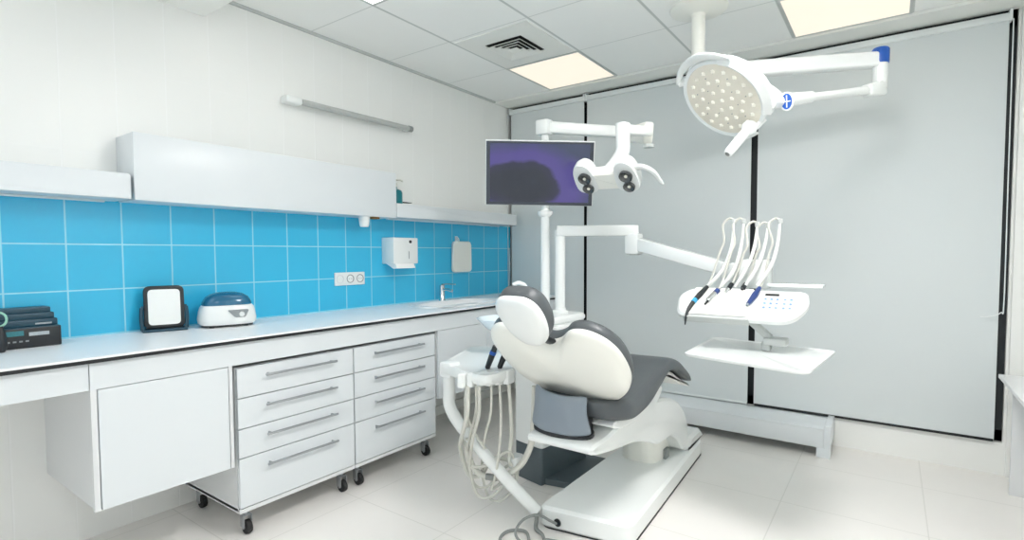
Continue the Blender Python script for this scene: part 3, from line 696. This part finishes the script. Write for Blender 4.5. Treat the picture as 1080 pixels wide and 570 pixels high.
handpiece('scaler_handpiece', 'black curved scaler handpiece with a blue ring at the left end of the console', None,
    [('handle', [F(-.175, .10), F(-.197, .04), F(-.212, .0)], [.010, .014, .012], M['blackp']), ('ring', [F(-.210, .004), F(-.217, -.018)], .0125, M['cyan']),
     ('tip', [F(-.215, -.012), F(-.228, -.06, .006), F(-.234, -.10, -.008), F(-.234, -.135, -.03)], [.011, .010, .007, .003], M['blackp'])], hose_over(tips[0], F(-.172, .108)))
handpiece('air_turbine', 'silver handpiece with a dark blue collar, second from the left on the console', None,
    [('handle', [F(-.128, .055), F(-.145, .01), F(-.150, -.006)], [.012, .013, .011], M['chrome']), ('collar', [F(-.118, .078), F(-.128, .055)], .0125, M['navy']), ('burr', [F(-.150, -.006), F(-.158, -.028)], [.006, .004], M['blackp'])], hose_over(tips[1], F(-.114, .088)))
handpiece('motor_handpiece', 'short black and silver handpiece, third from the left on the console', None,
    [('handle', [F(-.062, .125), F(-.071, .088)], [.011, .012], M['blackp']), ('nose', [F(-.071, .09), F(-.080, .06)], [.011, .007], M['chrome'])], hose_over(tips[2], F(-.058, .132)))
handpiece('polishing_handpiece', 'short plain black handpiece behind the middle of the console', None,
    [('handle', [F(.003, .128), F(-.005, .098)], [.011, .012], M['blackp']), ('nose', [F(-.005, .1), F(-.009, .088)], [.010, .006], M['blackp'])], hose_over(tips[3], F(.006, .134)))
handpiece('syringe_handpiece', 'navy blue handpiece lying beside the keypad of the console', None,
    [('handle', [F(.068, .105), F(.055, .05), F(.036, -.012)], [.009, .0145, .009], M['navy']), ('tip', [F(.036, -.012), F(.033, -.022)], [.008, .006], M['greyp'])], hose_over(tips[4], F(.071, .114)))

# ------------------------------------------------------------------ assistant stand with suction hoses
t = empty('assistant_stand', (1.60, -1.93, .0), 'white assistant tray on a bent tube arm with hanging suction hoses beside the drawers', 'assistant stand')
b = NB(); tube(b, [(1.165, -2.085, .70), (1.165, -2.085, .60), (1.17, -2.085, .525), (1.215, -2.07, .445), (1.30, -2.05, .36), (1.45, -2.01, .21), (1.60, -1.965, .072)], .029, 16, 8); finish('tube_arm', b, M['dent'], t)
b = NB(); box(b, 1.14, 1.215, -2.13, -2.05, .672, .748, .014); finish('arm_head', b, M['dent'], t)
ol = smooth_loop([(1.145, -2.105), (1.03, -1.85), (.955, -1.67), (1.02, -1.615), (1.15, -1.65), (1.31, -1.74), (1.43, -1.90), (1.49, -2.02), (1.50, -2.16), (1.46, -2.20), (1.33, -2.175), (1.22, -2.14)], 5)
b = NB(); loft(b, ol, [(.8, .688), (.96, .69), (1.0, .705), (1.0, .73), (.985, .737), (.95, .732), (.5, .730), (0, .730)], XY(), (1.22, -1.92)); finish('tray', b, M['dent'], t)
HO = [(1.38, -2.195), (1.405, -2.165), (1.435, -2.18), (1.455, -2.12), (1.47, -2.08), (1.485, -2.03), (1.38, -2.12), (1.36, -2.18)]
b = NB()
for k in range(6):
    x = 1.365+k*.026; y = -2.215+k*.033
    slab(b, round_poly([(x-.012, y-.02), (x+.012, y-.012), (x+.006, y+.05), (x-.02, y+.045)], .006), .672, .735, XY(), .004)
finish('holder_comb', b, M['dent'], t)
low = [(1.20, -2.03, .17), (1.235, -2.02, .12), (1.27, -2.04, .085), (1.31, -2.0, .065), (1.345, -2.05, .07), (1.385, -2.0, .09), (1.25, -2.06, .24), (1.36, -1.97, .14)]
for k, (hx, hy) in enumerate(HO):
    lx, ly, lz = low[k]
    if k == 4: pts = [(hx, hy, .68), (hx, hy+.01, .5), (1.44, -2.05, .33), (1.40, -2.03, .20), (1.36, -2.0, .13), (1.40, -1.97, .17), (1.46, -1.95, .25)]
    elif k == 5: pts = [(hx, hy, .68), (hx+.01, hy, .55), (hx, hy+.02, .42), (1.45, -1.98, .28), (1.47, -1.93, .24)]
    else: pts = [(hx, hy, .68), (hx-.012, hy+.01, .55), (hx+(lx-hx)*.55, hy+(ly-hy)*.4, .40), (lx-.012, ly, lz+.13), (lx+.02, ly+.015, lz+.01), (lx+.09, ly+.03, lz+.012), (min(lx+.15+.01*k, 1.46), ly+.05, lz+.10), (1.455, -1.94, .27)]
    b = NB(); tube(b, pts, (.0105, .0065, .0075, .006, .0065, .009, .0075, .006)[k], 10); finish('hose', b, M['hose'], t)
b = NB(); tube(b, [(1.26, -2.06, .62), (1.255, -2.06, .45), (1.25, -2.05, .31), (1.285, -2.03, .215), (1.36, -2.0, .185), (1.43, -1.98, .205)], .014, 12); tk = finish('suction_hose', b, M['hose'], t)
b = NB(); tube(b, [(1.335, -2.013, .191), (1.385, -1.993, .190)], .016, 12, 0); finish('hose_sleeve', b, M['hosed'], t)
b = NB(); tube(b, [(1.43, -1.98, .205), (1.50, -1.95, .27), (1.555, -1.95, .38), (1.585, -1.97, .52), (1.59, -1.97, .66)], .015, 12); finish('return_hose', b, M['hose'], t)
b = NB(); box(b, 1.43, 1.48, -1.965, -1.90, .235, .30, .01); finish('hose_junction', b, M['dent'], t)

def suction(name, label, p0, p1, ring):
    t = empty(name, p1, label, 'dental instrument', 'suction handpieces in the assistant tray')
    b = NB(); tube(b, [p1, [(a+c)/2 for a, c in zip(p0, p1)], p0], [.012, .0145, .012], 14, 4); finish('handle', b, M['blackp'], t)
    if ring:
        d = Vector(p0)-Vector(p1); a = Vector(p1)+d*.62; b = NB(); tube(b, [a, a+d*.14], .0155, 14, 0); finish('slider', b, M['blue'], t)
    b = NB(); tube(b, [p1, (p1[0]-.006, p1[1]+.005, p1[2]-.06)], [.009, .007], 10, 0); finish('connector', b, M['blackp'], t)
suction('suction_handpiece', 'black suction handpiece with a blue slider in the assistant tray', (1.425, -2.05, .84), (1.385, -2.06, .735), True)
suction('saliva_ejector', 'plain black suction handpiece behind the one with the blue slider', (1.455, -2.0, .82), (1.425, -2.02, .735), False)

# ------------------------------------------------------------------ monitor and small lamp on the unit's pole
t = empty('dental_lamp', (1.155, -1.2, .905), 'small white four-reflector examination lamp on a pole beside the monitor', 'lamp')
b = NB(); lathe(b, [(0, .903), (.045, .903), (.045, .915), (.03, .925), (.028, 1.49), (.045, 1.505), (.048, 1.525), (.026, 1.535), (.024, 2.05), (0, 2.05)], Matrix.Translation((1.155, -1.2, 0)), 24); finish('pole', b, M['steelw'], t)
b = NB(); box(b, 1.105, 1.195, -1.24, -1.16, 1.99, 2.085, .015); finish('pole_head', b, M['steelw'], t)
K1 = Vector((1.52, -.90, 2.0)); E1 = Vector((1.80, -1.10, 1.90))
b = NB(); beam(b, (1.14, -1.212, 2.04), (1.53, -.90, 2.015), .055, .07, .065); finish('fixed_arm', b, M['steelw'], t)
b = NB(); tube(b, [(1.53, -.90, 1.95), (1.53, -.90, 2.07)], .04, 18, 0); finish('knuckle', b, M['steelw'], t)
b = NB(); beam(b, (1.53, -.91, 1.99), (1.81, -1.17, 1.925), .06, .07, .12, .015); finish('spring_arm', b, M['dentw'], t)
b = NB(); tube(b, [(1.81, -1.17, 1.845), (1.81, -1.17, 1.862)], .03, 18, 0); finish('arm_end_cap', b, M['trimgrey'], t)
b = NB(); beam(b, (1.82, -1.19, 1.925), (1.765, -1.40, 1.905), .05, .05, .05, .01); finish('lamp_link', b, M['dent'], t)
b = NB(); tube(b, [(1.76, -1.40, 1.935), (1.76, -1.40, 1.85), (1.757, -1.40, 1.79), (1.72, -1.40, 1.74), (1.67, -1.40, 1.695)], [.037, .037, .037, .034, .03], 16, 6); finish('stem', b, M['dent'], t)
# head: local x right along the camera side, two lobes joined by a flat bridge
hx = Vector((.955, .05, -.02)).normalized(); hz = Vector((.28, -.62, -.73)); hz = (hz-hx*hz.dot(hx)).normalized(); hy = hz.cross(hx)
LM = frame_m((1.675, -1.40, 1.665), hx, hy, hz)
def lobe(cx):
    return smooth_loop([(cx-.055, -.055), (cx-.062, .02), (cx-.045, .095), (cx, .125), (cx+.045, .095), (cx+.062, .02), (cx+.055, -.055), (cx, -.075)], 5)
for cx in (-.115, .115):
    b = NB(); loft(b, lobe(cx), [(.0, -.075), (.5, -.068), (.85, -.045), (.98, -.015), (1.0, .02), (.96, .034), (0, .034)], LM, (cx, .01)); lb = finish('lamp_lobe', b, M['dent'], t)
    for yy, rr in ((.035, .035), (-.035, .031)):
        b = NB(); lathe(b, [(rr, .030), (rr, .047), (rr*.92, .048), (rr*.72, .040), (rr*.35, .0355), (0, .035)], LM @ Matrix.Translation((cx+.005, yy, 0)), 28); rf = finish('reflector', b, M['reflect'], lb)
        b = NB(); lathe(b, [(0, .035), (.008, .036), (.009, .042), (0, .046)], LM @ Matrix.Translation((cx+.005, yy, 0)), 14); finish('bulb', b, M['lens'], lb)
b = NB(); slab(b, round_poly([(-.12, -.06), (.12, -.06), (.12, .055), (-.12, .055)], .01), -.04, .03, LM, .01); finish('bridge', b, M['dentw'], t)
b = NB(); tube(b, [tuple(LM @ Vector(p)) for p in ((.15, .05, 0), (.20, .06, .0), (.25, .02, .0), (.28, -.06, .0))], [.028, .024, .021, .013], 12, flat=.6); finish('handle', b, M['dent'], t)

t = empty('monitor', (1.13, -1.27, 1.6), 'flat monitor with a painted violet and dark reflection mounted on the lamp pole', 'monitor')
rx = Vector((.818, .570, -.02)).normalized(); tilt = math.radians(9)
nz = rx.cross(Vector((0, 0, 1))).normalized(); nz = (nz*math.cos(tilt)+Vector((0, 0, -1))*math.sin(tilt)); nz = (nz-rx*nz.dot(rx)).normalized(); up = nz.cross(rx)
MM = frame_m((1.172, -1.288, 1.748), rx, up, nz)
b = NB(); slab(b, round_poly([(-.325, -.192), (.325, -.192), (.325, .192), (-.325, .192)], .006), -.035, -.003, MM, .004); finish('housing', b, M['dent'], t)
b = NB()
for x0, x1, y0, y1 in ((-.320, .320, -.190, -.172), (-.320, .320, .172, .184), (-.320, -.298, -.172, .172), (.298, .320, -.172, .172)):
    slab(b, [(x0, y0), (x1, y0), (x1, y1), (x0, y1)], -.004, .001, MM, .0004)
finish('bezel', b, mat('dark_screen_bezel', srgb(58, 64, 74), .3, noise=.05), t)
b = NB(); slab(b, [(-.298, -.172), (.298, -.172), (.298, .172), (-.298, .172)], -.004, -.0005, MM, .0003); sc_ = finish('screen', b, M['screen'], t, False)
b = NB(); tube(b, [tuple(MM @ Vector((0, -.02, -.035))), (1.155, -1.215, 1.735)], .03, 14, 0); finish('wall_mount', b, M['steelw'], t)

# ------------------------------------------------------------------ ceiling surgical lamp
t = empty('surgical_light', (2.012, -.97, 2.612), 'large round white surgical lamp hanging from the ceiling on jointed arms', 'surgical lamp')
b = NB(); lathe(b, [(0, H), (.155, H), (.15, H-.01), (.13, H-.018), (.055, H-.028), (.04, H-.035), (.038, H-.05), (0, H-.05)], Matrix.Translation((2.012, -.97, 0)), 48); finish('ceiling_canopy', b, M['dentw'], t)
b = NB(); tube(b, [(2.012, -.97, H-.04), (2.012, -.97, 2.235)], .036, 24, 0); finish('drop_tube', b, M['dentw'], t)
b = NB(); lathe(b, [(0, 2.2), (.045, 2.2), (.05, 2.215), (.05, 2.31), (.04, 2.325), (0, 2.325)], Matrix.Translation((2.012, -.97, 0)), 24); finish('upper_joint', b, M['dent'], t)
A1 = Vector((2.84, -.65, 2.255))
b = NB(); beam(b, (2.02, -.968, 2.262), A1, .07, .085, .075, .014); finish('upper_arm', b, M['steelw'], t)
b = NB(); tube(b, [(2.845, -.648, 2.30), (2.845, -.648, 2.11)], .034, 20, 0); finish('elbow', b, M['dent'], t)
b = NB(); lathe(b, [(0, 0), (.038, 0), (.04, .01), (.04, .07), (.034, .078), (0, .078)], Matrix.Translation((2.845, -.648, 2.235)), 24); finish('elbow_cap', b, M['blue'], t)
HB = Vector((2.495, -1.28, 1.958))
d = (HB-Vector((2.845, -.648, 2.105)))
b = NB(); beam(b, (2.855, -.635, 2.112), Vector((2.845, -.648, 2.108))+d*.16, .06, .075, .06, .014); finish('lower_joint', b, M['dent'], t)
b = NB(); tube(b, [Vector((2.845, -.648, 2.108))+d*.14, Vector((2.845, -.648, 2.108))+d*.5, Vector((2.845, -.648, 2.108))+d*.80], [.022, .019, .018], 16, 2); finish('lower_arm', b, M['dent'], t)
b = NB(); tube(b, [Vector((2.845, -.648, 2.108))+d*.74, Vector((2.845, -.648, 2.108))+d*.97], [.026, .031], 16, 0); finish('arm_sleeve', b, M['dent'], t)
# head
LC = Vector((2.257, -1.35, 2.0))
nrm = Vector((-.373, -.603, -.705)).normalized()
maj = Vector((.668, .353, -.655)); maj = (maj-nrm*maj.dot(nrm)).normalized()
SM = frame_m(LC, maj, nrm.cross(maj), nrm)                                   # local z = shining direction, x towards the hub side
b = NB(); lathe(b, [(0, -.045), (.08, -.043), (.14, -.034), (.185, -.012), (.203, .004), (.205, .013), (.2, .02), (0, .02)], SM, 56); hd = finish('lamp_housing', b, M['dent'], t)
b = NB(); lathe(b, [(.190, .018), (.206, .016), (.212, .02), (.208, .028), (.192, .026), (.190, .018)], SM, 56, caps=False); b.faces.ensure_lookup_table(); finish('front_rim', b, M['rim'], t)
b = NB(); lathe(b, [(0, .0195), (.192, .0195), (.192, .0235), (.18, .026), (0, .028)], SM, 56); ff = finish('lamp_face', b, M['ledface'], t)
leds = [(0, 0)]+[(.055*math.cos(a), .055*math.sin(a)) for a in [2*PI*k/6 for k in range(6)]]+[(.105*math.cos(a), .105*math.sin(a)) for a in [2*PI*(k+.5)/12 for k in range(12)]]+[(.155*math.cos(a), .155*math.sin(a)) for a in [2*PI*k/18 for k in range(18)]]
for x, y in leds:
    b = NB(); lathe(b, [(.0115, .026), (.011, .0295), (.007, .033), (0, .0335)], SM @ Matrix.Translation((x, y, 0)), 6); finish('led_lens', b, M['lens'], ff)
for k in range(14):
    a = 2*PI*(k+.3)/14; rr = .08 if k % 2 else .13
    b = NB(); lathe(b, [(0, .026), (.0025, .026), (.0025, .0305), (0, .0305)], SM @ Matrix.Translation((rr*math.cos(a), rr*math.sin(a), 0)), 8); finish('screw', b, M['hosed'], ff)
def arc(a0, a1, r, z, n=14): return [tuple(SM @ Vector((r*math.cos(math.radians(a0+(a1-a0)*k/n)), r*math.sin(math.radians(a0+(a1-a0)*k/n)), z))) for k in range(n+1)]
b = NB()
R = []
for k in range(15):
    a = math.radians(128-k*98/14); w = .016+.016*math.sin(PI*k/14)+.012*k/14
    o0 = Vector((math.cos(a), math.sin(a), 0)); R.append([b.verts.new(SM @ (o0*rr+Vector((0, 0, z)))) for rr, z in ((.192, .030), (.208, .040), (.208+w, .026), (.208+w, .0), (.20, -.012))])
for A, B2 in zip(R, R[1:]):
    for k in range(5): b.faces.new((A[k], A[(k+1) % 5], B2[(k+1) % 5], B2[k]))
b.faces.new(R[0][::-1]); b.faces.new(R[-1]); finish('yoke', b, M['dent'], t)
b = NB(); tube(b, arc(112, 205, .236, .03), [.016, .034, .022, .010], 12, 2, flat=.45); finish('grip_rail', b, M['dent'], t)
b = NB(); tube(b, [tuple(SM @ Vector((.232*math.cos(math.radians(205)), .232*math.sin(math.radians(205)), .03))), tuple(SM @ Vector((.2*math.cos(math.radians(203)), .2*math.sin(math.radians(203)), .01)))], .012, 12, 0); finish('rail_foot', b, M['dent'], t)
b = NB(); tube(b, arc(352, 318, .225, .018), [.012, .016, .010], 10, 2, flat=.6); finish('grip_rail', b, M['dent'], t)
p40 = SM @ Vector((.215*math.cos(math.radians(42)), .215*math.sin(math.radians(42)), .005))
b = NB(); tube(b, [p40, (p40+HB)/2, HB], [.034, .03, .026], 18, 4); finish('hub', b, M['dent'], t)
b = NB(); tube(b, [SM @ Vector((.20*math.cos(math.radians(60)), .20*math.sin(math.radians(60)), -.03)), (p40+HB)/2+Vector((0, 0, .04)), HB+Vector((-.01, 0, .02))], [.012, .014, .012], 12, 4); finish('rear_yoke', b, M['dent'], t)
# round blue emblem with a white cross at the hub
ez = Vector((.06, -.96, -.27)).normalized()
EM = axis_m(HB+ez*.060+Vector((.82, .57, .0))*.020, ez, (1, 0, 0))
b = NB(); lathe(b, [(0, -.06), (.034, -.06), (.036, -.004), (.034, 0), (0, 0)], EM @ Matrix.Diagonal((.85, 1.15, 1, 1)), 32); hubcap = finish('hub_cap', b, M['dent'], t)
b = NB(); lathe(b, [(0, 0), (.027, 0), (.027, .002), (0, .002)], EM @ Matrix.Diagonal((.8, 1.25, 1, 1)), 32); em_ = finish('emblem', b, M['blue'], hubcap)
b = NB(); box(b, -.0022, .0022, -.026, .026, .002, .0032, mtx=EM); box(b, -.015, .015, -.0022, .0022, .002, .0032, mtx=EM); finish('emblem_mark', b, M['dent'], hubcap)
# sterile handle
h0 = SM @ Vector((.178*math.cos(math.radians(2)), .178*math.sin(math.radians(2)), .03))
b = NB(); tube(b, [SM @ Vector((.20, .05, .0)), SM @ Vector((.196, .022, .04)), h0+nrm*.03], [.014, .015, .016], 12, 5); finish('handle_bracket', b, M['dent'], t)
b = NB(); lathe(b, [(0, .0), (.026, .0), (.034, .012), (.036, .03), (.03, .042), (.024, .05), (.022, .055), (.023, .10), (.021, .19), (.019, .205), (.012, .21), (.012, .203), (0, .203)], axis_m(h0, nrm), 28); hn = finish('handle', b, M['dent'], t)
b = NB(); lathe(b, [(0, .2035), (.0118, .2035), (.0118, .2095), (.006, .2098), (0, .2098)], axis_m(h0, nrm), 16); finish('handle_tip', b, M['hosed'], hn)

# ------------------------------------------------------------------ cables on the floor by the chair base
t = empty('foot_control', (1.72, -2.12, 0), 'grey foot control with coiled cable on the floor before the chair base', 'foot control')
b = NB(); slab(b, round_poly([(1.70, -2.16), (1.84, -2.11), (1.82, -2.03), (1.70, -2.06)], .02), .0, .03, XY(), .008); finish('pedal', b, M['hosed'], t)
b = NB(); tube(b, [(1.70, -2.10, .02), (1.66, -2.16, .03), (1.60, -2.14, .05), (1.585, -2.06, .07), (1.63, -2.01, .085), (1.69, -2.005, .075), (1.70, -1.965, .046)], .006, 8); finish('cable', b, M['hosed'], t)
t = empty('power_cable', (1.56, -2.1, 0), 'dark grey cable looping on the floor left of the chair base', 'cable')
b = NB(); tube(b, [(1.607, -1.975, .085), (1.606, -1.985, .04), (1.615, -2.0, .012), (1.66, -2.02, .009), (1.69, -2.05, .009)], [.010, .010, .010, .008, .008], 10); finish('riser', b, M['hosed'], t)
b = NB(); tube(b, [(1.66, -2.12, .008), (1.60, -2.05, .008), (1.555, -2.045, .008), (1.515, -2.09, .008), (1.53, -2.16, .008), (1.60, -2.20, .008), (1.66, -2.16, .008)], .007, 8); finish('loop', b, M['hosed'], t)

# ------------------------------------------------------------------ camera, world, colour management
cam = bpy.data.cameras.new('camera'); co = bpy.data.objects.new('camera', cam); COL.objects.link(co)
yaw, pit, rol = .6088, .0452, -.0031
fw = Vector((-math.sin(yaw)*math.cos(pit), math.cos(yaw)*math.cos(pit), -math.sin(pit)))
rt = Vector((math.cos(yaw), math.sin(yaw), 0)); u0 = rt.cross(fw)
r2 = rt*math.cos(rol)+u0*math.sin(rol); u2 = r2.cross(fw)
co.matrix_world = frame_m((2.9141, -3.9525, 1.2658), r2, u2, -fw)
cam.sensor_width = 36; cam.lens = 555.09/1080*36
cam.shift_x = -12.82/1080; cam.shift_y = 7.867/1080
cam.clip_start = .02
SC.camera = co
w = bpy.data.worlds.new('world'); SC.world = w; w.use_nodes = True
w.node_tree.nodes['Background'].inputs[0].default_value = (.9, .95, 1, 1); w.node_tree.nodes['Background'].inputs[1].default_value = 1.0
SC.view_settings.view_transform = 'Standard'; SC.view_settings.look = 'None'
SC.view_settings.gamma = 1; SC.view_settings.use_curve_mapping = False
SC.view_settings.exposure = .36
SC.cycles.use_denoising = True
SC.cycles.max_bounces = 16; SC.cycles.diffuse_bounces = 10; SC.cycles.glossy_bounces = 6
